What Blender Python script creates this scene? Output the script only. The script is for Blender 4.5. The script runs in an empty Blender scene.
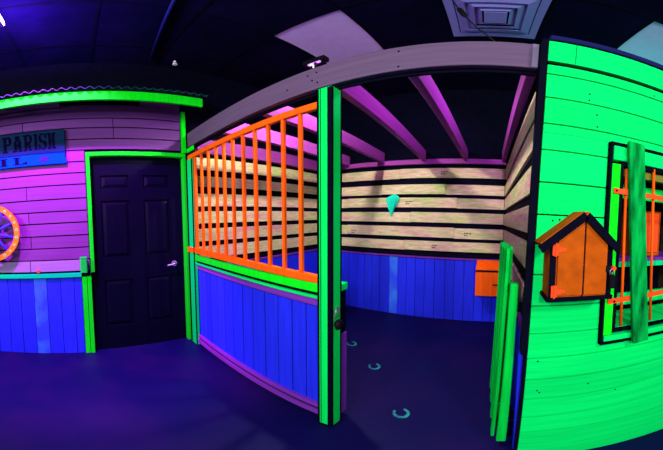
import bpy, bmesh, math, random
from mathutils import Vector
random.seed(7)
sc = bpy.context.scene
COL = sc.collection
BASE = {}          # object name -> world position of its origin

# ------------------------------------------------------------------ materials
def lin(r, g, b):
    f = lambda c: (c/255/12.92 if c/255 <= .04045 else ((c/255+.055)/1.055)**2.4)
    return (f(r), f(g), f(b))

def nt(name):
    m = bpy.data.materials.new(name); m.use_nodes = True
    n = m.node_tree; b = n.nodes['Principled BSDF']
    return m, n, b

def paint(name, col, rough=.6, var=.18, scale=(3, 3, 3), island=.12, spec=.07):
    """brushed flat paint: faint grain plus a tone of its own for every board"""
    m, n, b = nt(name); N = n.nodes; L = n.links
    tc = N.new('ShaderNodeTexCoord'); mp = N.new('ShaderNodeMapping'); mp.inputs['Scale'].default_value = scale
    no = N.new('ShaderNodeTexNoise'); no.inputs['Scale'].default_value = 4; no.inputs['Detail'].default_value = 5
    L.new(tc.outputs['Object'], mp.inputs['Vector']); L.new(mp.outputs[0], no.inputs['Vector'])
    geo = N.new('ShaderNodeNewGeometry')
    m1 = N.new('ShaderNodeMapRange'); m1.inputs['From Min'].default_value = .3; m1.inputs['From Max'].default_value = .7
    m1.inputs['To Min'].default_value = 1-var; m1.inputs['To Max'].default_value = 1+var*.6
    L.new(no.outputs['Fac'], m1.inputs['Value'])
    m2 = N.new('ShaderNodeMapRange'); m2.inputs['To Min'].default_value = 1-island; m2.inputs['To Max'].default_value = 1+island*.5
    L.new(geo.outputs['Random Per Island'], m2.inputs['Value'])
    mu = N.new('ShaderNodeMath'); mu.operation = 'MULTIPLY'; L.new(m1.outputs[0], mu.inputs[0]); L.new(m2.outputs[0], mu.inputs[1])
    vm = N.new('ShaderNodeVectorMath'); vm.operation = 'SCALE'; vm.inputs[0].default_value = col
    L.new(mu.outputs[0], vm.inputs['Scale']); L.new(vm.outputs[0], b.inputs['Base Color'])
    b.inputs['Roughness'].default_value = rough; b.inputs['Specular IOR Level'].default_value = spec
    return m

def plank_wood(name, scale):
    """pale bare pallet boards with pastel chalk staining"""
    m, n, b = nt(name); N = n.nodes; L = n.links
    tc = N.new('ShaderNodeTexCoord'); mp = N.new('ShaderNodeMapping'); mp.inputs['Scale'].default_value = scale
    L.new(tc.outputs['Object'], mp.inputs['Vector'])
    geo = N.new('ShaderNodeNewGeometry')
    ad = N.new('ShaderNodeVectorMath'); ad.operation = 'ADD'
    sc_ = N.new('ShaderNodeVectorMath'); sc_.operation = 'SCALE'; sc_.inputs[0].default_value = (3.1, 5.7, 9.3)
    L.new(geo.outputs['Random Per Island'], sc_.inputs['Scale'])
    L.new(mp.outputs[0], ad.inputs[0]); L.new(sc_.outputs[0], ad.inputs[1])
    no = N.new('ShaderNodeTexNoise'); no.inputs['Scale'].default_value = 1.6; no.inputs['Detail'].default_value = 4
    L.new(ad.outputs[0], no.inputs['Vector'])
    cr = N.new('ShaderNodeValToRGB'); e = cr.color_ramp.elements
    e[0].position = .30; e[0].color = (*lin(200, 140, 150), 1)
    e[1].position = .72; e[1].color = (*lin(165, 195, 118), 1)
    for p, c in ((.40, (202, 168, 150)), (.47, (196, 182, 140)), (.54, (202, 187, 155)), (.62, (185, 185, 125))):
        x = e.new(p); x.color = (*lin(*c), 1)
    L.new(no.outputs['Fac'], cr.inputs['Fac'])
    n2 = N.new('ShaderNodeTexNoise'); n2.inputs['Scale'].default_value = 9; n2.inputs['Detail'].default_value = 6
    L.new(ad.outputs[0], n2.inputs['Vector'])
    m1 = N.new('ShaderNodeMapRange'); m1.inputs['From Min'].default_value = .3; m1.inputs['From Max'].default_value = .7
    m1.inputs['To Min'].default_value = .72; m1.inputs['To Max'].default_value = 1.12
    L.new(n2.outputs['Fac'], m1.inputs['Value'])
    vm = N.new('ShaderNodeVectorMath'); vm.operation = 'SCALE'
    L.new(cr.outputs[0], vm.inputs[0]); L.new(m1.outputs[0], vm.inputs['Scale']); L.new(vm.outputs[0], b.inputs['Base Color'])
    b.inputs['Roughness'].default_value = .75; b.inputs['Specular IOR Level'].default_value = .2
    return m

def mottled(name, c1, c2, scale, rough, spec=.4, lo=.42, hi=.68):
    m, n, b = nt(name); N = n.nodes; L = n.links
    tc = N.new('ShaderNodeTexCoord')
    no = N.new('ShaderNodeTexNoise'); no.inputs['Scale'].default_value = scale; no.inputs['Detail'].default_value = 6
    L.new(tc.outputs['Object'], no.inputs['Vector'])
    cr = N.new('ShaderNodeValToRGB'); e = cr.color_ramp.elements
    e[0].position = lo; e[0].color = (*c1, 1); e[1].position = hi; e[1].color = (*c2, 1)
    L.new(no.outputs['Fac'], cr.inputs['Fac']); L.new(cr.outputs[0], b.inputs['Base Color'])
    b.inputs['Roughness'].default_value = rough; b.inputs['Specular IOR Level'].default_value = spec
    return m

def glow(name, col, s):
    m, n, b = nt(name)
    b.inputs['Base Color'].default_value = (*col, 1)
    b.inputs['Emission Color'].default_value = (*col, 1); b.inputs['Emission Strength'].default_value = s
    return m

GX, GY, GZ = (.6, 6, 14), (6, .6, 14), (9, 9, .8)
M = dict(
    black=paint('black_paint', (.0018, .002, .009), .8, .3, island=0, spec=.03),
    ceiling=mottled('black_ceiling_tile', (.002, .002, .014), (.004, .003, .022), 3, .9, .02),
    floor=mottled('painted_concrete', (.0022, .002, .050), (.013, .003, .060), 1.6, .5, .10, .45, .85),
    green=paint('fluorescent_green_paint', (.001, .76, .125), .7, .13, GX, .10, .015),
    green_post=paint('fluorescent_green_post_paint', (.001, .76, .095), .7, .10, GZ, .06, .015),
    lime=paint('fluorescent_lime_paint', (.004, .84, .012), .7, .10, GZ, .08, .015),
    mint=paint('mint_green_paint', (.001, .66, .20), .7, .10, GY, .06, .015),
    picket=paint('picket_green_paint', (.001, .52, .045), .7, .25, GZ, .30, .015),
    brace=paint('weathered_green_paint', (.001, .30, .045), .8, .8, (7, 7, 1.6), .05, .01),
    blue=paint('fluorescent_blue_paint', (.014, .026, .82), .6, .16, GZ, .22, .1),
    blue_light=mottled('scuffed_blue_paint', (.014, .045, .80), (.025, .17, .80), 5, .6, .3),
    violet=paint('violet_paint', (.16, .025, .34), .55, .2, GX, .1),
    mauve=paint('mauve_paint', (.105, .066, .125), .6, .15, GX, .08),
    rafter=paint('pink_mauve_paint', (.28, .045, .30), .6, .15, GY, .08),
    magenta=paint('magenta_paint', (.112, .031, .190), .6, .12, GY, .10),
    lilac=paint('lilac_paint', (.22, .15, .36), .6, .12, GY, .10),
    orange=paint('fluorescent_orange_paint', (.86, .105, .002), .6, .14, GZ, .08, .08),
    orange_board=paint('orange_board_paint', (.42, .075, .003), .7, .22, (5, 5, 5), .08, .03),
    orange_red=paint('red_orange_paint', (.88, .07, .012), .5, .1, GX, .05),
    plank_x=plank_wood('pastel_planks_across', (1.1, 3, 7)),
    plank_y=plank_wood('pastel_planks_along', (3, 1.1, 7)),
    teal=paint('teal_cloth', (.006, .66, .42), .8, .12, (3, 3, 3), 0),
    shoe=mottled('worn_teal_floor_paint', (.004, .06, .14), (.006, .30, .26), 30, .6, .3, .35, .6),
    door=paint('black_door_paint', (.0012, .0013, .009), .45, .1, GZ, 0, .03),
    navy=paint('navy_paint', (.006, .008, .075), .6, .2, GX, 0),
    sign_dark=paint('dark_teal_board', (.004, .018, .058), .8, .25, GY, 0, .01),
    sign_blue=paint('bright_blue_board', (.001, .06, .60), .8, .15, GY, 0, .0),
    ink=paint('dark_lettering', (.0025, .0015, .018), .9, .2, island=0, spec=0),
    ink_violet=paint('indigo_lettering', (.02, .006, .45), .8, .1, island=0),
    spoke_blue=paint('blue_spoke_paint', (.03, .035, .85), .6, .1),
    rim=paint('orange_rim_paint', (.80, .20, .01), .6, .2, (8, 8, 8), .1),
    dot_yellow=paint('yellow_dot_paint', (.62, .46, .08), .6, .1),
    dot_green=paint('green_dot_paint', (.03, .6, .14), .6, .1),
    metal_green=paint('green_sheet_metal', (.004, .62, .05), .5, .15, (4, 4, 4), 0, .1),
    white_tile=paint('bare_white_ceiling_tile', (.52, .45, .80), .85, .06, (3, 3, 3), 0, .1),
    vent=paint('white_vent_enamel', (.20, .205, .54), .5, .05, (3, 3, 3), .05),
    rust=mottled('weathered_brown_boards', (.016, .03, .012), (.12, .05, .02), 12, .8, .2),
    olive=paint('olive_board_paint', (.16, .17, .02), .7, .2, GX, 0),
    steel=paint('dull_steel', (.30, .26, .42), .35, .1, island=0, spec=.6),
    roof_metal=paint('dull_teal_roof_metal', (.008, .075, .085), .6, .1, island=0, spec=.3),
    rubber=paint('black_rubber', (.004, .004, .006), .5, .1, island=0),
    stamp=paint('dark_stamp_ink', (.05, .035, .04), .8, .2, island=0),
    chrome=paint('pale_sprinkler_metal', (.95, .8, .9), .3, .05, island=0, spec=.7),
    lamp=glow('ultraviolet_lamp_glass', (.62, .45, 1.0), 14),
    tube=glow('ultraviolet_tube_glass', (.50, .20, .90), 1.2),
)
for k in ('steel',):
    M[k].node_tree.nodes['Principled BSDF'].inputs['Metallic'].default_value = .6

# ------------------------------------------------------------------ mesh builder
class MB:
    def __init__(s): s.v = []; s.f = []; s.mi = []
    def poly(s, pts, faces, mi=0):
        o = len(s.v); s.v += [tuple(p) for p in pts]
        for f in faces: s.f.append([o+i for i in f]); s.mi.append(mi)
        return s
    def hexa(s, b, t, mi=0):
        """b: four bottom corners, counter-clockwise from above; t: the four above them"""
        return s.poly(list(b)+list(t), [(3, 2, 1, 0), (4, 5, 6, 7), (0, 1, 5, 4), (1, 2, 6, 5), (2, 3, 7, 6), (3, 0, 4, 7)], mi)
    def box(s, x0, x1, y0, y1, z0, z1, mi=0):
        x0, x1 = sorted((x0, x1)); y0, y1 = sorted((y0, y1)); z0, z1 = sorted((z0, z1))
        return s.hexa([(x0, y0, z0), (x1, y0, z0), (x1, y1, z0), (x0, y1, z0)],
                      [(x0, y0, z1), (x1, y0, z1), (x1, y1, z1), (x0, y1, z1)], mi)
    def prism(s, pts, d, mi=0):
        """extrude a planar outline by the vector d"""
        n = len(pts); d = Vector(d); P = [Vector(p) for p in pts]; Q = [p+d for p in P]
        nrm = Vector((0, 0, 0))
        for i in range(n): nrm += P[i].cross(P[(i+1) % n])
        if nrm.dot(d) > 0: P.reverse(); Q.reverse()
        return s.poly(P+Q, [tuple(range(n)), tuple(range(2*n-1, n-1, -1))] + [(i, i+n, (i+1) % n+n, (i+1) % n) for i in range(n)], mi)
    def tube(s, pts, r, n=10, mi=0, caps=True):
        P = [Vector(p) for p in pts]; o = len(s.v); R = r if isinstance(r, (list, tuple)) else [r]*len(P)
        up = None
        for i, p in enumerate(P):
            t = (P[min(i+1, len(P)-1)]-P[max(i-1, 0)]).normalized()
            if up is None:
                up = Vector((0, 0, 1)) if abs(t.z) < .9 else Vector((1, 0, 0))
            a = t.cross(up).normalized(); up = a.cross(t).normalized()
            for k in range(n):
                q = p + (a*math.cos(2*math.pi*k/n)+up*math.sin(2*math.pi*k/n))*R[i]
                s.v.append(tuple(q))
        for i in range(len(P)-1):
            for k in range(n):
                s.f.append([o+i*n+k, o+i*n+(k+1) % n, o+(i+1)*n+(k+1) % n, o+(i+1)*n+k]); s.mi.append(mi)
        if caps:
            s.f.append([o+k for k in range(n-1, -1, -1)]); s.mi.append(mi)
            s.f.append([o+(len(P)-1)*n+k for k in range(n)]); s.mi.append(mi)
        return s
    def build(s, name, mats, parent=None, bevel=0, smooth=False, base=None):
        if not isinstance(mats, (list, tuple)): mats = [mats]
        b = Vector(BASE[parent.name]) if parent else Vector(base or (0, 0, 0))
        me = bpy.data.meshes.new(name)
        me.from_pydata([tuple(Vector(v)-b) for v in s.v], [], s.f); me.update()
        for m in mats: me.materials.append(M[m])
        for p, i in zip(me.polygons, s.mi): p.material_index = i; p.use_smooth = smooth
        bm = bmesh.new(); bm.from_mesh(me); bmesh.ops.recalc_face_normals(bm, faces=bm.faces)
        if bevel: bmesh.ops.bevel(bm, geom=bm.edges[:], offset=bevel, segments=1, affect='EDGES', clamp_overlap=True)
        bm.to_mesh(me); bm.free()
        o = bpy.data.objects.new(name, me); COL.objects.link(o)
        BASE[o.name] = tuple(b)
        if parent: o.parent = parent
        else: o.location = b
        return o

def thing(name, label, cat, loc, group=None):
    o = bpy.data.objects.new(name, None); COL.objects.link(o); o.empty_display_size = .1
    o.location = loc; BASE[o.name] = tuple(loc)
    return tag(o, label, cat, group)
def tag(o, label, cat, group=None):
    o['label'] = label; o['category'] = cat
    if group: o['group'] = group
    return o
def struct(o, label, cat):
    o['kind'] = 'structure'; return tag(o, label, cat)
def bx(*a): return MB().box(*a)
def ring(cx, cy, cz, r, n, ax='z'):
    out = []
    for k in range(n):
        c, s_ = math.cos(2*math.pi*k/n)*r, math.sin(2*math.pi*k/n)*r
        out.append({'z': (cx+c, cy+s_, cz), 'x': (cx, cy+c, cz+s_), 'y': (cx+c, cy, cz+s_)}[ax])
    return out

CEIL = 3.2
XL, YB = -2.55, 3.33           # faces of the left wall and of the stall's back wall
YR = 1.062                     # face of the green boarded wall
XP = .205                      # stall side of the right-hand partition
B_Z = [(1.905, 2.035), (1.69, 1.82), (1.512, 1.642), (1.317, 1.45), (1.122, 1.255), (.945, 1.07)]

# ------------------------------------------------------------------ floor and ceiling
o = bx(-2.75, 3.2, -3.6, 3.5, -.1, 0).build('floor', 'floor'); struct(o, 'dark violet painted concrete floor', 'floor')

xs = [-2.87, -2.23, -1.59, -.95, -.31, .33, .98, 1.62, 2.26, 2.9]
ys = [-3.66, -3.02, -2.38, -1.74, -1.1, -.43, .21, .85, 1.49, 2.13, 2.77, 3.41]
mb = MB()
holes = {(2, 8), (2, 9), (4, 8), (6, 8), (6, 9)}
for i in range(len(xs)-1):
    for j in range(len(ys)-1):
        if (i, j) in holes: continue
        mb.box(xs[i]+.008, xs[i+1]-.008, ys[j]+.008, ys[j+1]-.008, CEIL, CEIL+.015)
mb.box(-2.9, 3.2, -3.7, 3.5, CEIL+.03, CEIL+.06)
ceil = mb.build('ceiling', 'ceiling'); struct(ceil, 'black dropped ceiling of square tiles', 'ceiling')
mb = MB()
for x in xs: mb.box(x-.012, x+.012, ys[0], ys[-1], CEIL-.004, CEIL+.004)
for y in ys:
    spans = [(xs[0], xs[-1])] if y != 2.13 else [(xs[0], -1.578), (-.962, .992), (1.608, xs[-1])]   # the two bare tiles are double length
    for a, b in spans: mb.box(a, b, y-.012, y+.012, CEIL-.0035, CEIL+.0035)
mb.build('ceiling_grid', 'black', ceil)

t = bx(-1.578, -.962, 1.502, 2.758, CEIL+.004, CEIL+.02).build('ceiling_tile', 'white_tile')
tag(t, 'bare white ceiling tile above the stall front beam, beside the small lit lamp', 'ceiling tile')
t = bx(.992, 1.608, 1.502, 2.758, CEIL+.004, CEIL+.02).build('ceiling_tile', 'white_tile')
tag(t, 'bare pale ceiling tile above the green boarded wall', 'ceiling tile')

# square ceiling air vent: frame, stepped louvre rings, centre plate
v = thing('air_vent', 'square white ceiling air vent with stepped louvre rings', 'vent', (-.01, 1.81, CEIL))
def ring_frame(a, b, za, zb, x0=-.01, y0=1.81, th=.006):
    """sloping square ring from half-size a at height za to half-size b at zb"""
    m = MB()
    A = [(x0-a, y0-a), (x0+a, y0-a), (x0+a, y0+a), (x0-a, y0+a)]
    Bq = [(x0-b, y0-b), (x0+b, y0-b), (x0+b, y0+b), (x0-b, y0+b)]
    for k in range(4):
        l = (k+1) % 4
        m.hexa([(*A[k], za), (*A[l], za), (*Bq[l], zb), (*Bq[k], zb)], [(*A[k], za+th), (*A[l], za+th), (*Bq[l], zb+th), (*Bq[k], zb+th)])
    return m
ring_frame(.318, .262, CEIL-.012, CEIL-.012).build('vent_frame', 'vent', v)
ring_frame(.255, .190, CEIL-.008, CEIL-.030).build('louver', 'vent', v)
ring_frame(.205, .135, CEIL-.002, CEIL-.036).build('louver', 'vent', v)
ring_frame(.150, .088, CEIL+.004, CEIL-.040).build('louver', 'vent', v)
bx(-.085, .065, 1.735, 1.885, CEIL-.045, CEIL-.038).build('center_plate', 'vent', v)
bx(-.318, .298, 1.502, 2.118, CEIL+.012, CEIL+.02).build('duct_backing', 'black', v)

# hanging cable with its plug
c = thing('power_cable', 'black power cable with inline plug hanging from the ceiling to the front beam', 'cable', (.016, 1.19, 2.32))
P0, P1 = Vector((-.30, 1.30, CEIL)), Vector((.016, 1.17, 2.322))
pts = []
for k in range(25):
    s = k/24; p = P0.lerp(P1, s); p.z -= .10*math.sin(math.pi*s); p.x -= .025*math.sin(math.pi*s); pts.append(p)
MB().tube(pts, .0035, 8).build('cord', 'rubber', c, smooth=True)
d = (pts[14]-pts[11]); MB().tube([pts[11]+d*s for s in (0, .08, .2, .8, .92, 1)], [.005, .010, .014, .014, .010, .005], 12).build('plug', 'rubber', c, smooth=True)
MB().tube([(.016, 1.17, 2.318), (.016, 1.17, 2.335)], .012, 10).build('cable_clip', 'rubber', c)

# sprinkler head
s_ = thing('sprinkler_head', 'small pale sprinkler head on the black ceiling', 'sprinkler', (-2.40, .997, CEIL))
MB().tube([(-2.40, .997, CEIL), (-2.40, .997, CEIL-.006), (-2.40, .997, CEIL-.01)], [.035, .033, .02], 20).build('escutcheon', 'black', s_, smooth=True)
MB().tube([(-2.40, .997, CEIL-.01), (-2.40, .997, CEIL-.03)], .012, 14).build('nozzle', 'chrome', s_, smooth=True)
mb = MB()
for q in (-1, 1): mb.tube([(-2.40, .997+q*.012, CEIL-.028), (-2.40, .997+q*.018, CEIL-.042), (-2.40, .997+q*.006, CEIL-.058)], .003, 8)
mb.build('yoke', 'chrome', s_, smooth=True)
MB().tube([(-2.40, .997, CEIL-.058), (-2.40, .997, CEIL-.064)], [.026, .022], 16).build('deflector', 'chrome', s_)

# ceiling conduit
o = MB().tube([(-2.42, .76, CEIL-.016), (-1.2, .60, CEIL-.016)], .014, 10).build('conduit', 'navy', smooth=True)
tag(o, 'thin dark conduit running across the ceiling above the black door', 'conduit')

# lamps
L1 = thing('flood_lamp', 'glowing violet flood lamp on the ceiling left of the awning', 'lamp', (-1.63, -.44, CEIL))
bx(-1.70, -1.56, -.47, -.40, CEIL-.018, CEIL-.002).build('ceiling_plate', 'rubber', L1, .003)
MB().tube([(-1.63, -.435, CEIL-.018), (-1.63, -.435, CEIL-.05)], .014, 10).build('stem', 'rubber', L1)
MB().hexa([(-1.70, -.46, 3.085), (-1.56, -.46, 3.085), (-1.56, -.40, 3.075), (-1.70, -.40, 3.075)],
          [(-1.69, -.46, 3.152), (-1.57, -.46, 3.152), (-1.57, -.40, 3.150), (-1.69, -.40, 3.150)]).build('housing', 'rubber', L1, .004)
MB().hexa([(-1.692, -.399, 3.082), (-1.568, -.399, 3.082), (-1.568, -.392, 3.082), (-1.692, -.392, 3.082)],
          [(-1.692, -.399, 3.138), (-1.568, -.399, 3.138), (-1.568, -.392, 3.138), (-1.692, -.392, 3.138)]).build('lamp_glass', 'lamp', L1)
L2 = thing('tube_lamp', 'small violet tube lamp on an arm above the stall front beam', 'lamp', (-.935, 1.19, 2.31))
bx(-1.34, -1.14, 1.57, 1.64, 2.735, 2.78).build('housing', 'rubber', L2, .004)
MB().tube([(-.935, 1.185, 2.31), (-.935, 1.20, 2.34), (-1.24, 1.605, 2.745)], .012, 10).build('bracket_arm', 'rubber', L2)
MB().tube([(-1.29, 1.580, 2.725), (-1.18, 1.580, 2.725)], .010, 12).build('tube', 'tube', L2, smooth=True)

# ------------------------------------------------------------------ left wall
mb = MB()
mb.box(-2.69, XL-.02, -3.5, .095, 0, CEIL); mb.box(-2.69, XL-.02, 1.135, 3.5, 0, CEIL); mb.box(-2.69, XL-.02, .095, 1.135, 2.09, CEIL)
wl = mb.build('wall_left', 'black'); struct(wl, 'left wall of violet planks over blue wainscot around the black door', 'wall')
rows = [.91, 1.03, 1.148, 1.27, 1.395, 1.51, 1.632, 1.77, 1.886, 2.0, 2.118, 2.235, 2.36, 2.466, 2.60, 2.70]
mb = MB(); g = .0095
for k in range(len(rows)-1):
    z0, z1 = rows[k]+g, rows[k+1]-g*.3
    end = .092 if z1 < 2.13 else 1.085
    cuts = [-1.9]
    if k in (0, 2, 4, 6, 9): cuts += [-.50+.01*(k % 3)]
    if k == 12: cuts += [-.50]
    if k in (12, 11): cuts += [.385]
    cuts += [end]
    if k == 14: cuts = [-1.9, -.12]; z1 = 2.695
    mi = 1 if k == 0 else 0
    for a, b in zip(cuts, cuts[1:]): mb.box(XL-.02, XL, a+.004, b-.003, z0, z1, mi)
    if k == 14: mb.box(XL-.02, XL, -.118, .66, z0, 2.622, 0); mb.box(XL-.02, XL, .664, 1.085, z0, z1, 0)
mb.build('plank_siding', ['magenta', 'lilac'], wl)
mb = MB(); ye = [-1.9, -1.75, -1.6, -1.45, -1.29, -1.14, -.99, -.87, -.747, -.615, -.478, -.345, -.208, -.075, .005]
for k, (a, b) in enumerate(zip(ye, ye[1:])): mb.box(XL-.02, XL-(.002 if k % 2 else 0), a+.003, b-.003, .004, .852, 1 if k == 10 else 0)
mb.build('wainscot_boards', ['blue', 'blue_light'], wl)
bx(XL-.02, XL+.022, -1.9, .005, .858, .898).build('chair_rail', 'mint', wl, .003)
MB().tube([(XL-.001, -.42, .925), (XL+.012, -.42, .925)], .016, 12).build('wall_bolt', 'orange_red', wl)

# stall part of the left wall
mb = MB()
for k, (z0, z1) in enumerate([(1.93, 2.068), (1.738, 1.855), (1.52, 1.66), (1.33, 1.462), (1.132, 1.272), (.94, 1.076)]):
    cuts = [1.26, 2.62 if k % 2 else 1.9, YB-.012]
    for a, b in zip(cuts, cuts[1:]): mb.box(XL-.02, XL, a+.002, b-.002, z0, z1)
mb.build('stall_planks', 'plank_y', wl)
mb = MB(); y = 1.26
while y < YB-.05:
    y2 = min(y+random.uniform(.12, .15), YB-.012); mb.box(XL-.02, XL, y+.003, y2-.003, .004, .83); y = y2
mb.build('stall_wainscot', 'blue', wl)
bx(XL-.02, XL+.012, 1.26, YB-.012, .842, .862).build('wainscot_cap', 'violet', wl)
bx(XL-.02, XL+.05, 1.26, YB-.05, 2.115, 2.27).build('ledger_board', 'rafter', wl)

# door with six panels in a lime frame
d = thing('door_1', 'black six panel door in a lime green frame', 'door', (XL-.06, .61, 0)); d['kind'] = 'structure'
XD = XL-.055
mb = MB()
pan = [(.235, .525, 1.72, 1.86), (.675, .955, 1.72, 1.86), (.235, .525, 1.02, 1.60), (.675, .955, 1.02, 1.60), (.235, .525, .28, .79), (.675, .955, .28, .79)]
# stiles and rails
for a, b in ((.146, .235), (.525, .675), (.955, 1.088)): mb.box(XD-.035, XD, a, b, .012, 2.045)
for a, b in ((.012, .28), (.79, 1.02), (1.60, 1.72), (1.86, 2.045)):
    mb.box(XD-.035, XD, .235, .525, a, b); mb.box(XD-.035, XD, .675, .955, a, b)
for a, b, z0, z1 in pan:   # raised field with a sloped border
    mb.box(XD-.03, XD-.016, a, b, z0, z1)
    e = .045
    O = [(XD-.016, a+.012, z0+.012), (XD-.016, b-.012, z0+.012), (XD-.016, b-.012, z1-.012), (XD-.016, a+.012, z1-.012)]
    I = [(XD-.003, a+e, z0+e), (XD-.003, b-e, z0+e), (XD-.003, b-e, z1-e), (XD-.003, a+e, z1-e)]
    mb.poly(O+I, [(4, 5, 6, 7), (0, 1, 5, 4), (1, 2, 6, 5), (2, 3, 7, 6), (3, 0, 4, 7), (3, 2, 1, 0)])
mb.build('door_leaf', 'door', d)
fr = MB()
fr.box(XL-.12, XL+.018, .098, .137, .898, 2.05); fr.box(XL-.12, XL+.018, .06, .10, .002, .856); fr.box(XL-.10, XL+.014, .008, .055, .002, .852)
fr.box(XL-.12, XL+.018, .098, 1.128, 2.052, 2.095)
fr.box(XL-.12, XL+.018, 1.098, 1.128, .002, 2.05)
fr.build('door_frame', 'lime', d, .003)
fr = MB(); fr.box(XL-.13, XL-.05, .102, .145, .002, 2.05); fr.box(XL-.13, XL-.05, 1.09, 1.13, .002, 2.05); fr.box(XL-.13, XL-.05, .145, 1.09, 2.046, 2.09)
fr.build('door_stop', 'black', d)
h = MB().tube([(XD, .985, .912), (XD+.012, .985, .912)], .03, 18).build('door_handle', 'steel', d)
mb = MB(); mb.tube([(XD+.012, .985, .912), (XD+.05, .985, .912)], .010, 10); mb.tube([(XD+.05, .992, .913), (XD+.052, .95, .912), (XD+.048, .89, .903)], [.011, .010, .007], 10)
mb.build('lever', 'steel', h, smooth=True)
bx(-2.66, XL-.06, .10, 1.13, 0, .011).build('threshold', 'black', d)

# narrow green corner strip over the door frame
o = bx(XL-.018, XL+.03, 1.094, 1.132, 2.10, 2.585).build('trim_1', 'lime'); struct(o, 'narrow green corner strip above the door frame', 'trim')

# little green box on the door frame
k = thing('key_box', 'small green metal box on the door frame above the chair rail', 'box', (XL, .05, .90))
mb = MB()
prof = [(0, -.004), (.04, -.004), (.05, .004), (.05, .058), (.04, .066), (0, .066)]
mb.prism([(XL+.018+a, b, .905) for a, b in prof], (0, 0, .135)); mb.build('box_body', 'metal_green', k, .004)
mb = MB(); mb.prism([(XL+.018+a*1.06, b*1.04-.001, 1.042) for a, b in prof], (0, 0, .018)); mb.build('lid', 'metal_green', k, .004)

# ------------------------------------------------------------------ awning
aw = thing('awning', 'green edged corrugated metal awning over the door and signs', 'awning', (XL, -.2, 2.6))
XF = -2.18
MB().hexa([(XF-.03, -1.9, 2.485), (XF, -1.9, 2.485), (XF, 1.165, 2.513), (XF-.03, 1.165, 2.513)],
          [(XF-.03, -1.9, 2.575), (XF, -1.9, 2.575), (XF, 1.165, 2.608), (XF-.03, 1.165, 2.608)]).build('fascia', 'lime', aw, .003)
mb = MB(); n = 330; row = []
def rz(x, y): return 2.618 + .03*(y+.6)/1.8*.9 + (XF-x)*.42 + .012*math.cos(2*math.pi*y/.076)
V = []
for i in range(n+1):
    y = -1.9+(1.205+1.9)*i/n
    for x in (XF+.04, (XF+XL)/2, XL+.001):
        z = rz(x, y); V += [(x, y, z), (x, y, z+.003)]
F = []
for i in range(n):
    a, b = i*6, (i+1)*6
    for k in (0, 2): F += [(a+k, a+k+2, b+k+2, b+k), (a+k+1, b+k+1, b+k+3, a+k+3)]
    F += [(a, b, b+1, a+1), (a+4, a+5, b+5, b+4)]
F += [(0, 1, 3, 2), (2, 3, 5, 4), (n*6, n*6+2, n*6+3, n*6+1), (n*6+2, n*6+4, n*6+5, n*6+3)]
mb.poly(V, F); mb.build('corrugated_roof', 'roof_metal', aw)
for y in (-1.5, -.75, 0.25, 1.05):
    mb = MB(); mb.hexa([(XL+.001, y, 2.70), (XF-.03, y, 2.545), (XF-.03, y+.04, 2.545), (XL+.001, y+.04, 2.70)],
            [(XL+.001, y, 2.755), (XF-.03, y, 2.592), (XF-.03, y+.04, 2.592), (XL+.001, y+.04, 2.755)])
    mb.build('bracket', 'black', aw)

# ------------------------------------------------------------------ signs
XS = XL+.03
FONT = {
 'P': ["1111110", "0110011", "0110011", "0110011", "0111110", "0110000", "0110000", "0110000", "1111000"],
 'A': ["0011100", "0011100", "0011100", "0110110", "0110110", "0111110", "0110110", "0110110", "1110111"],
 'R': ["1111110", "0110011", "0110011", "0110011", "0111110", "0111100", "0110110", "0110110", "1110111"],
 'I': ["11111", "01110", "01110", "01110", "01110", "01110", "01110", "01110", "11111"],
 'S': ["0111101", "1100011", "1100001", "1110000", "0111110", "0000111", "1000011", "1100011", "1011110"],
 'H': ["1110111", "0110110", "0110110", "0110110", "0111110", "0110110", "0110110", "0110110", "1110111"],
 'L': ["1111000", "0110000", "0110000", "0110000", "0110000", "0110000", "0110001", "0110011", "1111111"]}
def letter(ch, y0, y1, z0, z1, x, mat, parent):
    m = MB(); g = FONT[ch]; nr, ncol = len(g), len(g[0]); w = (y1-y0)/ncol; hh = (z1-z0)/nr
    for r, line in enumerate(g):
        c = 0
        while c < ncol:
            if line[c] == '1':
                e = c
                while e < ncol and line[e] == '1': e += 1
                m.box(x, x+.004, y0+c*w, y0+e*w, z1-(r+1)*hh, z1-r*hh); c = e
            else: c += 1
    return m.build('letter', mat, parent)
sg = thing('wooden_sign', 'dark teal wooden sign board lettered PARISH', 'sign', (XL, -.5, 2.1))
MB().hexa([(XL, -1.5, 2.105), (XS, -1.5, 2.105), (XS, -.09, 2.105), (XL, -.09, 2.105)],
          [(XL, -1.5, 2.348), (XS, -1.5, 2.348), (XS, -.09, 2.348), (XL, -.09, 2.348)]).build('board', 'sign_dark', sg, .003)
for ch, a, b in (('P', -.71, -.615), ('A', -.605, -.505), ('R', -.495, -.41), ('I', -.392, -.352), ('S', -.343, -.268), ('H', -.260, -.178)):
    letter(ch, a, b, 2.145, 2.318, XS, 'ink', sg)
s2 = thing('wooden_sign', 'bright blue wooden sign board with a star under the dark teal sign', 'sign', (XL, -.5, 1.98))
MB().prism([(XL, y, z) for y, z in ((-1.5, 1.985), (-.085, 1.985), (-.085, 2.03), (-.098, 2.045), (-.094, 2.098), (-1.5, 2.098))], (.034, 0, 0)).build('board', 'sign_blue', s2, .003)
letter('I', -.745, -.665, 2.005, 2.085, XL+.034, 'ink', s2); letter('L', -.61, -.47, 2.005, 2.085, XL+.034, 'ink', s2)
mb = MB(); st = []
for k in range(12):
    r = .052 if k % 2 == 0 else .02; a = math.pi/2+k*math.pi/6; st.append((XL+.034, -.298+math.cos(a)*r*1.25, 2.043+math.sin(a)*r*.92))
mb.prism(st, (.004, 0, 0)); mb.build('star', 'ink_violet', s2)

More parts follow.
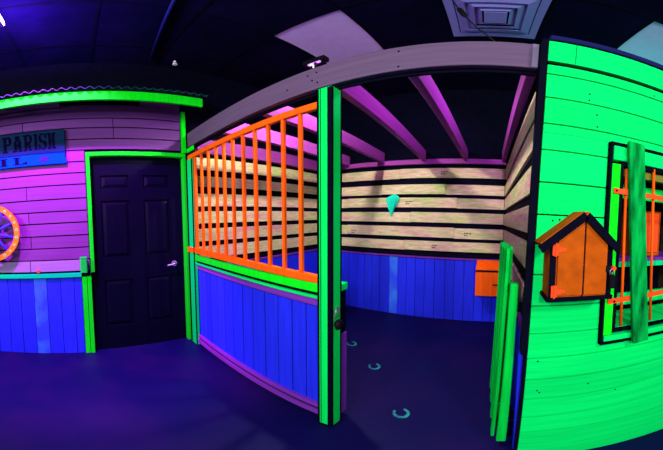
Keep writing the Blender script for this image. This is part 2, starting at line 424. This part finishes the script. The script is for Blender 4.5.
# ------------------------------------------------------------------ wagon wheel
WX, WY, WZ, WR = XL+.075, -.86, 1.335, .285
wh = thing('wagon_wheel', 'orange rimmed wagon wheel with blue spokes on the violet wall', 'wagon wheel', (XL, WY, WZ))
def annulus(m, x0, x1, r0, r1, n=56):
    P = []
    for k in range(n):
        c, s = math.cos(2*math.pi*k/n), math.sin(2*math.pi*k/n)
        for x, r in ((x0, r0), (x1, r0), (x1, r1), (x0, r1)): P.append((x, WY+c*r, WZ+s*r))
    F = []
    for k in range(n):
        a, b = 4*k, 4*((k+1) % n)
        for i in range(4): F.append((a+i, a+(i+1) % 4, b+(i+1) % 4, b+i))
    return m.poly(P, F)
rim = annulus(MB(), WX-.018, WX+.018, WR-.05, WR).build('rim', 'rim', wh)
for k in range(22):
    a = 2*math.pi*(k+.3)/22; c = (WX+.018, WY+math.cos(a)*(WR-.025), WZ+math.sin(a)*(WR-.025))
    MB().tube([c, (c[0]+.002, c[1], c[2])], .014, 10).build('painted_dot', 'dot_green' if k % 3 == 0 else 'dot_yellow', rim)
MB().tube([(XL, WY, WZ), (WX+.03, WY, WZ), (WX+.05, WY, WZ)], [.05, .05, .035], 24).build('hub', 'rim', wh)
for k in range(10):
    a = 2*math.pi*(k+.62)/10+.0; e = Vector((0, math.cos(a), math.sin(a))); c = Vector((WX, WY, WZ))
    MB().tube([c+e*.04, c+e*.12, c+e*(WR-.045)], [.011, .015, .012], 10).build('spoke', 'spoke_blue', wh, smooth=True)

# ------------------------------------------------------------------ back wall of the stall
wb = bx(-2.69, 3.2, YB+.02, YB+.12, 0, CEIL).build('wall_back', 'black'); struct(wb, 'back wall of the stall with pastel planks over blue wainscot', 'wall')
mb = MB()
joints = [[-1.18], [-1.44, -.55], [-1.98, -.40], [-1.02], [-1.99, -.43], [-1.1]]
for (z0, z1), j in zip(B_Z, joints):
    cuts = [XL+.003, *j, XP-.003]
    for q, (a, b) in enumerate(zip(cuts, cuts[1:])): mb.box(a+.002, b-.002, YB, YB+.02, z0+.006*(q % 2), z1+.006*(q % 2))
mb.build('plank_siding', 'plank_x', wb)
mb = MB()   # smudged lumber stamps, too small to read in the photo
def stamp(m, x, z):
    for r_ in range(2):
        q = x
        for i in range(5-r_*2):
            w = random.uniform(.008, .018); m.box(q, q+w, YB-.0015, YB, z-r_*.028-random.uniform(.012, .02), z-r_*.028); q += w+.006
for x, z in ((-1.09, 1.60), (-1.92, 1.19), (-.62, 2.0), (-.30, 1.20), (-.72, 1.03)): stamp(mb, x, z)
mb.build('lumber_stamp', 'stamp', wb)
xe = [XL+.003, -2.42, -2.29, -2.155, -2.07, -1.957, -1.82, -1.705, -1.582, -1.457, -1.312, -1.188, -1.063, -.936, -.811, -.675, -.534, -.412, -.284, -.147, -.03, .086, XP-.003]
mb = MB()
for k, (a, b) in enumerate(zip(xe, xe[1:])): mb.box(a+.003, b-.003, YB+(.002 if k % 2 else 0), YB+.02, .004, .838, 1 if k == 10 else 0)
mb.build('wainscot_boards', ['blue', 'blue_light'], wb)
bx(XL+.003, XP-.003, YB-.012, YB+.02, .848, .866).build('wainscot_cap', 'violet', wb)
bx(XL+.06, XP-.003, YB-.04, YB+.02, 2.095, 2.158).build('ledger_board', 'rafter', wb)

# teal pointed cloth on the wall
mb = MB(); rings = [(1.690, -1.246, .014, .012), (1.672, -1.252, .050, .03), (1.646, -1.262, .088, .05), (1.605, -1.266, .086, .06), (1.55, -1.270, .064, .058), (1.49, -1.279, .040, .045), (1.44, -1.285, .024, .03), (1.392, -1.288, .006, .008)]
n = 24; V = []; F = []
for z, cx_, w, dp in rings:
    for k in range(n):
        a = math.pi*2*k/n
        f = 1+.30*math.cos(7*a+.6) if w > .03 else 1
        y = (YB-.002) - (dp*(.5+.5*math.sin(a)))*f*1.1
        V.append((cx_+math.cos(a)*w*(1+.06*math.cos(5*a)), y, z+.006*math.cos(4*a)))
for i in range(len(rings)-1):
    for k in range(n): F.append((i*n+k, i*n+(k+1) % n, (i+1)*n+(k+1) % n, (i+1)*n+k))
F.append(tuple(range(n))); F.append(tuple(range(len(rings)*n-1, (len(rings)-1)*n-1, -1)))
mb.poly(V, F); o = mb.build('bandana', 'teal', base=(-1.26, YB, 1.68)); tag(o, 'teal pointed cloth hanging on the pastel plank back wall', 'bandana')

# orange crate on the back wall
cr = thing('wall_crate', 'orange wooden box with sloping lid in the far stall corner', 'box', (.03, YB, .43))
mb = MB()
mb.box(-.125, .165, 3.12, 3.145, .435, .745); mb.box(-.125, -.105, 3.145, YB, .435, .80); mb.box(.145, .165, 3.145, YB, .435, .80); mb.box(-.105, .145, 3.145, YB, .435, .455); mb.box(-.105, .145, 3.31, YB, .455, .83)
mb.build('box_body', 'orange', cr, .003)
MB().hexa([(-.12, 3.105, .765), (.17, 3.105, .765), (.17, YB, .85), (-.12, YB, .85)], [(-.12, 3.105, .783), (.17, 3.105, .783), (.17, YB, .868-.004), (-.12, YB, .868-.004)]).build('lid', 'orange', cr, .003)
bx(-.128, .168, 3.116, 3.122, .742, .760).build('black_band', 'black', cr)
bx(.085, .15, 3.113, 3.12, .575, .59).build('latch', 'black', cr)

# ------------------------------------------------------------------ right-hand partition of the stall
wr = bx(XP+.02, XP+.055, 1.125, YB+.02, 0, 2.29).build('wall_right', 'black'); struct(wr, 'right partition of the stall with pastel planks', 'wall')
near = [(1.925, 2.085), (1.755, 1.895), (1.53, 1.672), (1.328, 1.47), (1.138, 1.278), (.878, 1.025)]
mb = MB()
for (a0, a1), (b0, b1) in zip(near, B_Z):
    mb.hexa([(XP, 1.145, a0), (XP+.02, 1.145, a0), (XP+.02, YB-.003, b0), (XP, YB-.003, b0)],
            [(XP, 1.145, a1), (XP+.02, 1.145, a1), (XP+.02, YB-.003, b1), (XP, YB-.003, b1)])
mb.build('plank_siding', 'plank_y', wr)
mb = MB(); y = 1.16
while y < YB-.03:
    y2 = min(y+random.uniform(.12, .15), YB-.003); mb.box(XP-.002, XP+.02, y+.002, y2-.002, .004, .765); y = y2
mb.build('wainscot_boards', 'blue', wr)
mb = MB(); mb.box(XP-.012, XP+.02, 1.13, YB-.02, .775, .835); mb.build('wainscot_cap', 'violet', wr, .004)
mb = MB(); mb.box(XP-.02, XP+.02, 1.10, 1.143, .80, 2.16); mb.box(XP-.04, XP+.02, 1.09, 1.155, .765, .842); mb.build('end_trim', 'black', wr, .006)
bx(XP-.045, XP+.02, 1.13, 1.158, .005, .76).build('end_board', 'blue', wr, .004)

# ------------------------------------------------------------------ green boarded wall with its window
def xl(z): return .172+.043*min(max(z, 0)/1.9, 1)    # the boards' left ends lean out a little towards the top
WX0, WX1, WZ0, WZ1 = .512, 1.30, .807, 1.775
mb = MB(); mb.box(.262, WX0+.06, YR+.02, YR+.06, 0, 2.30); mb.box(WX1-.06, 2.6, YR+.02, YR+.06, 0, 2.30); mb.box(WX0+.06, WX1-.06, YR+.02, YR+.06, 0, WZ0+.06); mb.box(WX0+.06, WX1-.06, YR+.02, YR+.06, WZ1-.08, 2.30)
wf = mb.build('wall_front', 'black'); struct(wf, 'fluorescent green horizontally boarded wall', 'wall')
gz = [0, .111, .249, .373, .504, .632, .757, .888, 1.022, 1.163, 1.295, 1.418, 1.555, 1.697, 1.819, 1.951, 2.08, 2.138]
mb = MB()
def gboard(z0, z1, a, b):
    mb.hexa([(a if a is not None else xl(z0), YR, z0), (b, YR, z0), (b, YR+.02, z0), (a if a is not None else xl(z0), YR+.02, z0)],
            [(a if a is not None else xl(z1), YR, z1), (b, YR, z1), (b, YR+.02, z1), (a if a is not None else xl(z1), YR+.02, z1)])
for z0, z1 in zip(gz, gz[1:]):
    z0, z1 = z0+.004, z1-.0025
    if z1 <= WZ0 or z0 >= WZ1: gboard(z0, z1, None, 2.6)
    elif z0 < WZ0: gboard(z0, WZ0-.002, None, 2.6); gboard(WZ0, z1, None, WX0-.004); gboard(WZ0, z1, WX1+.004, 2.6)
    elif z1 > WZ1: gboard(z0, WZ1, None, WX0-.004); gboard(z0, WZ1, WX1+.004, 2.6); gboard(WZ1+.002, z1, None, 2.6)
    else: gboard(z0, z1, None, WX0-.004); gboard(z0, z1, WX1+.004, 2.6)
gboard(2.160, 2.290, None, .330); gboard(2.160, 2.290, .334, 2.6)
mb.build('board_siding', 'green', wf)
mb = MB()
for x, z in ((.405, 2.005), (.405, 1.97), (.445, 1.90), (.45, 1.84), (.74, 2.10), (.27, 1.395), (.30, 1.40), (.24, .56), (.25, .545), (.235, .74), (.475, .57), (.62, .49)):
    mb.tube([(x, YR-.001, z), (x, YR+.002, z)], .0045, 8)
mb.build('nail_head', 'ink', wf)
bx(XP+.012, 2.6, YR-.012, YR+.06, 2.295, 2.325).build('wall_cap', 'navy', wf, .003)
mb = MB()   # black edge board at the open end
mb.hexa([(xl(0)-.014, YR+.002, 0), (xl(0)-.002, YR+.002, 0), (xl(0)-.002, YR+.036, 0), (xl(0)-.014, YR+.036, 0)],
        [(xl(.76)-.014, YR+.002, .76), (xl(.76)-.002, YR+.002, .76), (xl(.76)-.002, YR+.036, .76), (xl(.76)-.014, YR+.036, .76)])
mb.hexa([(xl(.76)-.03, YR-.002, .78), (xl(.76)-.002, YR-.002, .78), (xl(.76)-.002, YR+.036, .78), (xl(.76)-.03, YR+.036, .78)],
        [(.188, YR-.002, 2.30), (.213, YR-.002, 2.30), (.213, YR+.036, 2.30), (.188, YR+.036, 2.30)])
mb.build('edge_board', 'black', wf)

wn = thing('window_1', 'green framed window opening in the boarded wall with orange bars', 'window', (.9, YR, .81)); wn['kind'] = 'structure'
yf = YR-.024
mb = MB()   # black surround
mb.box(WX0, WX0+.011, yf, YR+.02, WZ0, WZ1); mb.box(WX1-.016, WX1, yf, YR+.02, WZ0, WZ1); mb.box(WX0, WX1, yf+.001, YR+.02, WZ0, WZ0+.014); mb.box(WX0, WX1, yf+.001, YR+.02, WZ1-.014, WZ1)
mb.box(WX0+.058, WX0+.073, yf+.004, YR+.06, .868, 1.685); mb.box(WX1-.073, WX1-.058, yf+.004, YR+.06, .868, 1.685); mb.box(WX0+.058, WX1-.058, yf+.005, YR+.06, 1.665, 1.685); mb.box(WX0+.058, WX1-.058, yf+.005, YR+.06, .868, .882)
mb.build('black_outline', 'black', wn)
mb = MB(); mb.box(WX0+.0125, WX0+.056, yf+.003, YR+.02, .858, 1.672); mb.box(WX1-.056, WX1-.018, yf+.003, YR+.02, .858, 1.672)
mb.build('jamb', 'lime', wn, .002)
mb = MB(); mb.box(WX0+.018, WX1-.018, yf+.003, YR+.02, 1.690, 1.758); mb.build('lintel', 'green', wn, .002)
mb = MB(); mb.box(WX0+.018, WX1-.018, yf+.003, YR+.02, .823, .853); mb.build('sill', 'green', wn, .002)
# recess behind the opening
yb = 1.56
bx(WX0+.06, WX1-.06, yb, yb+.02, .80, 1.80).build('recess_back', 'black', wn)
bx(WX0+.055, WX0+.07, YR+.061, yb, .80, 1.80).build('recess_side', 'rust', wn)
bx(WX1-.07, WX1-.055, YR+.061, yb, .80, 1.80).build('recess_side', 'rust', wn)
bx(WX0+.07, WX1-.07, YR+.061, yb, 1.70, 1.72).build('recess_top', 'picket', wn)
bx(WX0+.074, WX1-.074, YR+.005, YR+.05, 1.625, 1.663).build('head_board', 'olive', wn)
bx(WX0+.074, WX1-.074, YR+.10, YR+.13, 1.53, 1.60).build('rear_board', 'picket', wn)
bx(WX0+.07, WX1-.07, YR+.005, 1.30, .865, .885).build('inner_sill', 'green', wn)
bx(WX0+.072, WX1-.072, 1.34, 1.36, .90, .975).build('inner_board', 'green', wn)
bx(WX0+.07, WX1-.07, 1.21, yb, 1.195, 1.212).build('shelf', 'violet', wn)
bx(WX0+.07, WX1-.07, 1.205, 1.225, 1.165, 1.193).build('shelf_edge', 'mint', wn)
# orange bars
for z, zz, x1 in ((1.545, 1.532, 1.29), (1.034, 1.056, 1.29)):
    MB().hexa([(.535, yf-.006, z-.012), (x1, yf-.006, zz-.012+(zz-z)), (x1, yf+.001, zz-.012+(zz-z)), (.535, yf+.001, z-.012)],
              [(.535, yf-.006, z+.012), (x1, yf-.006, zz+.012+(zz-z)), (x1, yf+.001, zz+.012+(zz-z)), (.535, yf+.001, z+.012)]).build('cross_bar', 'orange_red', wn)
for a, b, z0, z1 in ((.604, .618, .895, 1.655), (.758, .788, .90, 1.68), (.94, .955, .895, 1.66), (1.11, 1.12, .895, 1.66)):
    MB().tube([(b, yf+.011, z0), (a, yf+.011, z1)], .0075, 10).build('upright_bar', 'orange', wn, smooth=True)
for x, z in ((.548, 1.545), (.566, 1.034)): MB().tube([(x, yf-.006, z), (x, yf-.010, z)], .005, 10).build('bolt', 'ink', wn)

cb = thing('orange_box', 'orange wooden box on the shelf inside the window', 'box', (.89, 1.33, 1.212))
mb = MB(); mb.box(.80, 1.00, 1.28, 1.42, 1.213, 1.485); mb.build('box_body', 'orange_board', cb, .003)
mb = MB(); mb.box(.865, .978, 1.268, 1.279, 1.235, 1.470); mb.build('front_panel', 'orange_red', cb, .002)

br = MB().hexa([(.671, 1.008, .800), (.757, 1.008, .806), (.757, 1.0315, .806), (.671, 1.0315, .800)], [(.586, 1.008, 1.785), (.670, 1.008, 1.780), (.670, 1.0315, 1.780), (.586, 1.0315, 1.785)]).build('plank', 'brace', base=(.71, 1.02, .80), bevel=.003)
tag(br, 'weathered green plank nailed slanting across the window bars', 'plank')

# ------------------------------------------------------------------ house-shaped orange cabinet
hc = thing('wall_cabinet', 'orange house shaped cabinet with two doors on the green wall', 'cabinet', (.37, YR, 1.08))
yh = .955
body = [(.238, 1.095), (.500, 1.095), (.500, 1.312), (.370, 1.408), (.238, 1.312)]
MB().prism([(x, yh, z) for x, z in body], (0, YR-yh-.001, 0)).build('cabinet_body', 'orange_board', hc)
bx(.228, .508, yh-.014, YR-.001, 1.078, 1.095).build('base_board', 'black', hc, .002)
mb = MB()
mb.box(.238, .262, yh-.006, yh-.0005, 1.097, 1.315); mb.box(.478, .502, yh-.006, yh-.0005, 1.097, 1.315); mb.box(.3715, .3775, yh-.006, yh-.0005, 1.097, 1.405)
mb.build('black_outline', 'black', hc)
dl = MB().prism([(x, yh-.012, z) for x, z in ((.268, 1.104), (.3710, 1.104), (.3710, 1.400), (.268, 1.325))], (0, .0115, 0)).build('door', 'orange_board', hc)
dr = MB().prism([(x, yh-.012, z) for x, z in ((.3785, 1.104), (.474, 1.104), (.474, 1.326), (.3785, 1.398))], (0, .0115, 0)).build('door', 'orange_board', hc)
for z in (1.286, 1.122):
    h = bx(.244, .268, yh-.020, yh-.012, z-.024, z+.024).build('hinge', 'orange_red', dl, .002)
    MB().prism([(.268, yh-.016, z-.012), (.300, yh-.016, z-.004), (.300, yh-.016, z+.004), (.268, yh-.016, z+.012)], (0, .004, 0)).build('hinge_strap', 'orange_red', h)
    MB().tube([(.2555, yh-.022, z-.026), (.2555, yh-.022, z+.026)], .004, 8).build('hinge_pin', 'orange_red', h)
def slope(p, q, th, y0, y1):
    (x0, z0), (x1, z1) = p, q; l = math.hypot(x1-x0, z1-z0); nx, nz = -(z1-z0)/l*th, (x1-x0)/l*th
    if nz < 0: nx, nz = -nx, -nz
    return MB().prism([(x0, y0, z0), (x1, y0, z1), (x1+nx, y0, z1+nz), (x0+nx, y0, z0+nz)], (0, y1-y0, 0))
for p, q in (((.204, 1.296), (.370, 1.424)), ((.506, 1.300), (.370, 1.424))):
    r_ = slope(p, q, .016, yh-.024, YR-.001).build('roof_panel', 'orange_board', hc)
    e = .008 if p[0] < .3 else -.008
    slope((p[0], p[1]-.022), (q[0]+e, q[1]-.022+.008*.77), .031, yh-.032, yh-.0245).build('barge_board', 'black', r_)
pl = bx(.482, .506, yh-.034, yh-.008, 1.128, 1.185).build('padlock', 'rubber', hc, .004)
MB().tube([(.486, yh-.021, 1.185), (.486, yh-.021, 1.203), (.494, yh-.021, 1.211), (.502, yh-.021, 1.203), (.502, yh-.021, 1.185)], .003, 8).build('shackle', 'steel', pl, smooth=True)
hs = bx(.470, .508, yh-.013, yh-.008, 1.195, 1.222).build('hasp', 'rubber', hc, .001)
MB().tube([(.502, yh-.008, 1.212), (.502, yh-.026, 1.212)], .010, 12).build('hasp_knob', 'orange_red', hs)

# ------------------------------------------------------------------ front of the stall: beam, rafters, posts, half wall, railing
bm_ = thing('front_beam', 'long mauve beam across the top of the stall front', 'beam', (-1.1, 1.16, 2.16))
bx(-2.50, .186, 1.14, 1.18, 2.157, 2.318).build('face_board', 'mauve', bm_, .003)
bx(-2.50, .186, 1.181, 1.2, 2.138, 2.30).build('rear_board', 'black', bm_, .003)
for x, z in ((-.935, 2.27), (-.875, 2.275), (-.905, 2.225), (-.87, 2.20), (-1.09, 2.22), (-.42, 2.285), (-.42, 2.18), (.165, 2.29), (.165, 2.19), (.165, 2.24)):
    MB().tube([(x, 1.14, z), (x, 1.136, z)], .005, 8).build('bolt', 'ink', bm_)
bx(.160, .187, 1.135, 1.14, 2.16, 2.315).build('joint_plate', 'steel', bm_)

words = ['nearest the left wall', 'second from the left wall', 'third from the left wall', 'fourth from the left wall, brightest violet face', 'beside the right partition']
for k, (xa, xb) in enumerate(((-1.925, -1.925), (-1.385, -1.385), (-.775, -.815), (-.355, -.275), (.20, .20))):
    zb, th = 2.132, .05
    if k == 4: xa, xb = .199, .199
    o = MB().hexa([(xa-th, 1.2001, 2.16), (xa, 1.216, 2.16), (xb, YB-.0401, zb), (xb-th, YB-.0401, zb)],
                  [(xa-th, 1.2001, 2.30), (xa, 1.2001, 2.30), (xb, YB-.0401, 2.275), (xb-th, YB-.0401, 2.275)]).build('rafter', 'rafter', base=(xa, 1.2, 2.16), bevel=.003)
    tag(o, 'mauve rafter over the stall, '+words[k], 'rafter', 'rafters over the stall')

def post_edges(m, x0, x1, y0, y1, z0, z1, w=.011, t=.002):
    """black painted corner lines, a hair proud of the post"""
    for x in (x0, x1):
        for y in (y0, y1):
            sx = 1 if x == x0 else -1; sy = 1 if y == y0 else -1
            m.box(x-sx*t, x+sx*w, y-sy*t, y+sy*w*.0, z0, z1); m.box(x-sx*t, x, y-sy*t, y+sy*w, z0, z1)
ps = thing('post', 'tall green post with black edges at the stall opening', 'post', (-.787, 1.135, 0))
bx(-.833, -.742, 1.09, 1.178, 0, 2.117).build('shaft', 'green_post', ps, .003)
mb = MB(); post_edges(mb, -.833, -.742, 1.09, 1.178, .004, 2.112, .010); mb.box(-.816, -.811, 1.0885, 1.0895, .02, 2.112); mb.box(-.770, -.752, 1.0880, 1.0898, .004, 2.112)
mb.box(-.8345, -.7405, 1.0885, 1.1795, .0, .012)
mb.build('edge_stripe', 'black', ps)
la = MB().tube([(-.7405, 1.125, .80), (-.722, 1.125, .80), (-.705, 1.125, .80)], [.020, .034, .022], 16).build('latch', 'rubber', ps, smooth=True)
MB().tube([(-.735, 1.110, .835), (-.730, 1.105, .875), (-.732, 1.118, .905), (-.730, 1.14, .880), (-.735, 1.142, .835)], .004, 8).build('latch_ring', 'steel', la, smooth=True)

p2 = thing('post', 'short green post against the left wall beside the door', 'post', (-2.44, 1.14, 0))
bx(-2.490, -2.380, 1.12, 1.163, 0, 2.012).build('shaft', 'green_post', p2, .003)
mb = MB(); post_edges(mb, -2.490, -2.380, 1.12, 1.163, .004, 2.008, .007); mb.build('edge_stripe', 'black', p2)
bx(-2.490, -2.381, 1.100, 1.1175, 1.042, 1.092).build('rail_end', 'orange', p2, .003)
bx(-2.50, -2.335, 1.125, 1.139, 2.092, 2.142).build('cap_block', 'lime', p2, .012)

hw = thing('half_wall', 'blue boarded half wall with violet trim along the stall front', 'half wall', (-1.66, 1.2, 0))
xe = [-2.50, -2.457, -2.384, -2.314, -2.23, -2.13, -2.011, -1.889, -1.763, -1.621, -1.493, -1.356, -1.224, -1.096, -.981, -.835]
mb = MB()
for k, (a, b) in enumerate(zip(xe, xe[1:])): mb.box(a+.0045, b-.0045, 1.165+(.0015 if k % 2 else 0), 1.185, .10, .858)
mb.build('board_panel', 'blue', hw)
bx(-2.50, -.84, 1.186, 1.24, .004, .945).build('core', 'black', hw)
mb = MB(); y = -2.5
while y < -.86:
    b = min(y+.135, -.84); mb.box(y+.003, b-.003, 1.241, 1.258, .004, .90); y = b
mb.build('inner_panel', 'blue', hw)
bx(-2.50, -.836, 1.150, 1.185, .868, .915).build('top_rail', 'violet', hw, .003)
bx(-2.50, -.836, 1.130, 1.185, .920, .936).build('ledge', 'green', hw, .003)
bx(-2.50, -.836, 1.128, 1.160, .960, 1.012).build('ledge_board', 'lime', hw, .003)
bx(-2.50, -.836, 1.150, 1.185, .936, .958).build('black_strip', 'black', hw)  # black line between the ledge and the ledge board
bx(-2.50, -.836, 1.138, 1.185, .092, .122).build('kick_board', 'violet', hw, .003)
bx(-2.50, -.836, 1.132, 1.185, .030, .070).build('kick_board', 'violet', hw, .003)
mb = MB(); mb.box(-2.50, -.836, 1.150, 1.185, .0, .030); mb.box(-2.50, -.836, 1.150, 1.185, .070, .092); mb.build('kick_backing', 'black', hw)
bx(-.834, -.750, 1.195, 1.262, .970, 1.012).build('inner_ledge', 'green', hw, .003)
bx(-.834, -.757, 1.20, 1.255, .70, .968).build('end_block', 'black', hw, .003)
bx(-.834, -.755, 1.190, 1.262, .05, .695).build('end_cap', 'violet', hw, .003)

rl = thing('railing', 'orange spindle railing standing on the stall half wall', 'railing', (-1.66, 1.14, 1.013))
MB().hexa([(-2.49, 1.128, 2.014), (-.836, 1.128, 2.016), (-.836, 1.162, 2.016), (-2.49, 1.162, 2.014)],
          [(-2.49, 1.128, 2.062), (-.836, 1.128, 2.062), (-.836, 1.162, 2.062), (-2.49, 1.162, 2.062)]).build('top_rail', 'orange', rl, .004)
MB().hexa([(-2.379, 1.124, 1.039), (-.836, 1.124, 1.013), (-.836, 1.162, 1.013), (-2.379, 1.162, 1.039)],
          [(-2.379, 1.124, 1.090), (-.836, 1.124, 1.060), (-.836, 1.162, 1.060), (-2.379, 1.162, 1.090)]).build('bottom_rail', 'orange', rl, .004)
for x in (-2.342, -2.209, -2.073, -1.935, -1.809, -1.681, -1.546, -1.408, -1.271, -1.136, -.997):
    bx(x-.012, x+.012, 1.134, 1.158, 1.058, 2.018).build('spindle', 'orange', rl, .003)
bx(-2.378, -2.366, 1.134, 1.160, 1.085, 2.024).build('end_strip', 'olive', rl)

# ------------------------------------------------------------------ open picket gate folded back along the partition
gt = thing('gate', 'green picket gate swung open along the right partition', 'gate', (.13, 1.15, .07))
for k in range(8):
    y0 = 1.185+k*.088; zt = 1.262-.004*k; zb = .085; q = .114 if k % 2 else .092
    MB().prism([(q-.034, y0, zb), (q-.034, y0+.070, zb), (q, y0+.070, zt-.02), (q, y0+.055, zt), (q, y0+.015, zt), (q, y0, zt-.02)], (.016, 0, 0)).build('picket', 'picket', gt, .002)
MB().hexa([(.082, 1.127, .095), (.126, 1.127, .095), (.126, 1.165, .095), (.082, 1.165, .095)], [(.110, 1.127, 1.105), (.145, 1.127, 1.105), (.145, 1.165, 1.105), (.110, 1.165, 1.105)]).build('stile', 'picket', gt, .004)
bx(.110, .150, 1.166, 1.87, .93, 1.02).build('gate_rail', 'picket', gt, .003)
bx(.092, .132, 1.166, 1.87, .22, .31).build('gate_rail', 'picket', gt, .003)
for z in (.97, .26): bx(.13, XP-.002, 1.18, 1.22, z-.02, z+.02).build('hinge', 'black', gt, .002)

# ------------------------------------------------------------------ horseshoes painted on the floor
def horseshoe(x, y, rot, s, label):
    n = 22; a0, a1 = math.radians(40), math.radians(320); O = []; I = []
    for k in range(n+1):
        a = a0+(a1-a0)*k/n; w = .018+.006*math.sin(math.pi*k/n)
        O.append((math.cos(a)*(.068), math.sin(a)*.060)); I.append((math.cos(a)*(.068-w), math.sin(a)*(.060-w)))
    V = []
    for (p, q) in zip(O, I):
        for z in (.0003, .0022): V += [(p[0]*s, p[1]*s, z), (q[0]*s, q[1]*s, z)]
    F = []
    for k in range(n):
        a, b = 4*k, 4*k+4
        F += [(a+2, a+3, b+3, b+2), (a, b, b+1, a+1), (a, a+2, b+2, b), (a+1, b+1, b+3, a+3)]
    F += [(0, 1, 3, 2), (4*n, 4*n+2, 4*n+3, 4*n+1)]
    m = MB(); c, s_ = math.cos(rot), math.sin(rot)
    m.poly([(x+v[0]*c-v[1]*s_, y+v[0]*s_+v[1]*c, v[2]) for v in V], F)
    o = m.build('horseshoe', 'shoe', base=(x, y, 0)); tag(o, label, 'horseshoe', 'horseshoes on the stall floor')
horseshoe(-.462, 1.405, math.radians(125), .86, 'teal horseshoe on the stall floor closest to the opening')
horseshoe(-.890, 1.945, math.radians(130), .86, 'teal horseshoe on the stall floor, middle of the three')
horseshoe(-1.295, 2.262, math.radians(150), .86, 'teal horseshoe on the stall floor farthest in, near the blue back wall')

# ------------------------------------------------------------------ light
def light(kind, name, loc, energy, col, size=.1, aim=None, angle=None, blend=.5):
    l = bpy.data.lights.new(name, kind); l.energy = energy; l.color = col
    if kind == 'AREA': l.shape = 'DISK'; l.size = size
    else: l.shadow_soft_size = size
    if kind == 'SPOT': l.spot_size = angle; l.spot_blend = blend
    o = bpy.data.objects.new(name, l); COL.objects.link(o); o.location = loc
    if aim: o.rotation_euler = (Vector(aim)-Vector(loc)).to_track_quat('-Z', 'Y').to_euler()
    return o
DN = (0, 0, -1)
def down(p): return (p[0], p[1]+.001, 0)
light('AREA', 'room_blacklight', (.25, -2.3, 2.2), 75, (1.0, .94, 1.0), .35, aim=(-.3, 1.5, .9))
light('AREA', 'left_fill', (-1.1, -2.0, 2.6), 75, (1.0, .95, .96), .35, aim=(-.2, 1.6, 1.2))  # added unseen fill, brightens the stall side of the partition
light('AREA', 'side_fill', (1.5, -1.5, 2.7), 58, (.95, .94, 1.0), .35, aim=(0, 1.1, .9))  # added unseen fill from the right, for the tall post's side face
light('SPOT', 'flood_lamp_light', (-1.63, -.385, 3.06), 1000, (.85, .03, 1.0), .04, aim=(-2.55, -.25, 1.62), angle=math.radians(94), blend=.6)
light('SPOT', 'flood_lamp_spill', (-1.63, -.33, 2.90), 110, (.28, .04, 1.0), .04, aim=(-1.63, -.329, 4), angle=math.radians(170), blend=.3)
light('SPOT', 'stall_lamp_left', (-1.28, 1.60, 2.70), 165, (.98, .90, .80), .04, aim=down((-1.28, 1.6)), angle=math.radians(165), blend=.3)
light('SPOT', 'stall_lamp_right', (.07, 1.75, 2.80), 62, (.78, .28, 1.0), .05, aim=(-.33, 2.0, 2.3), angle=math.radians(130), blend=.4)
light('POINT', 'green_room_lamp', (1.35, 2.3, 2.3), 24, (.02, 1.0, .60), .08)
w = bpy.data.worlds.new('World'); sc.world = w; w.use_nodes = True
w.node_tree.nodes['Background'].inputs[0].default_value = (.75, .68, 1.0, 1); w.node_tree.nodes['Background'].inputs[1].default_value = .13

# ------------------------------------------------------------------ camera: a phone panorama
cam = bpy.data.cameras.new('camera'); co = bpy.data.objects.new('camera', cam); COL.objects.link(co)
F_ = 260.3
cam.type = 'PANO'; cam.panorama_type = 'EQUIRECTANGULAR'
cam.longitude_min = -331.5/F_; cam.longitude_max = 331.5/F_
cam.latitude_max = 231.7/F_; cam.latitude_min = -218.3/F_
cam.clip_start = .02
co.location = (0, 0, 1.392)
co.rotation_euler = (math.pi/2-.0605, 0, (487.6-331.5)/F_)
sc.camera = co
sc.view_settings.view_transform = 'Standard'; sc.view_settings.look = 'None'; sc.view_settings.gamma = 1
sc.view_settings.use_curve_mapping = False; sc.view_settings.exposure = 0
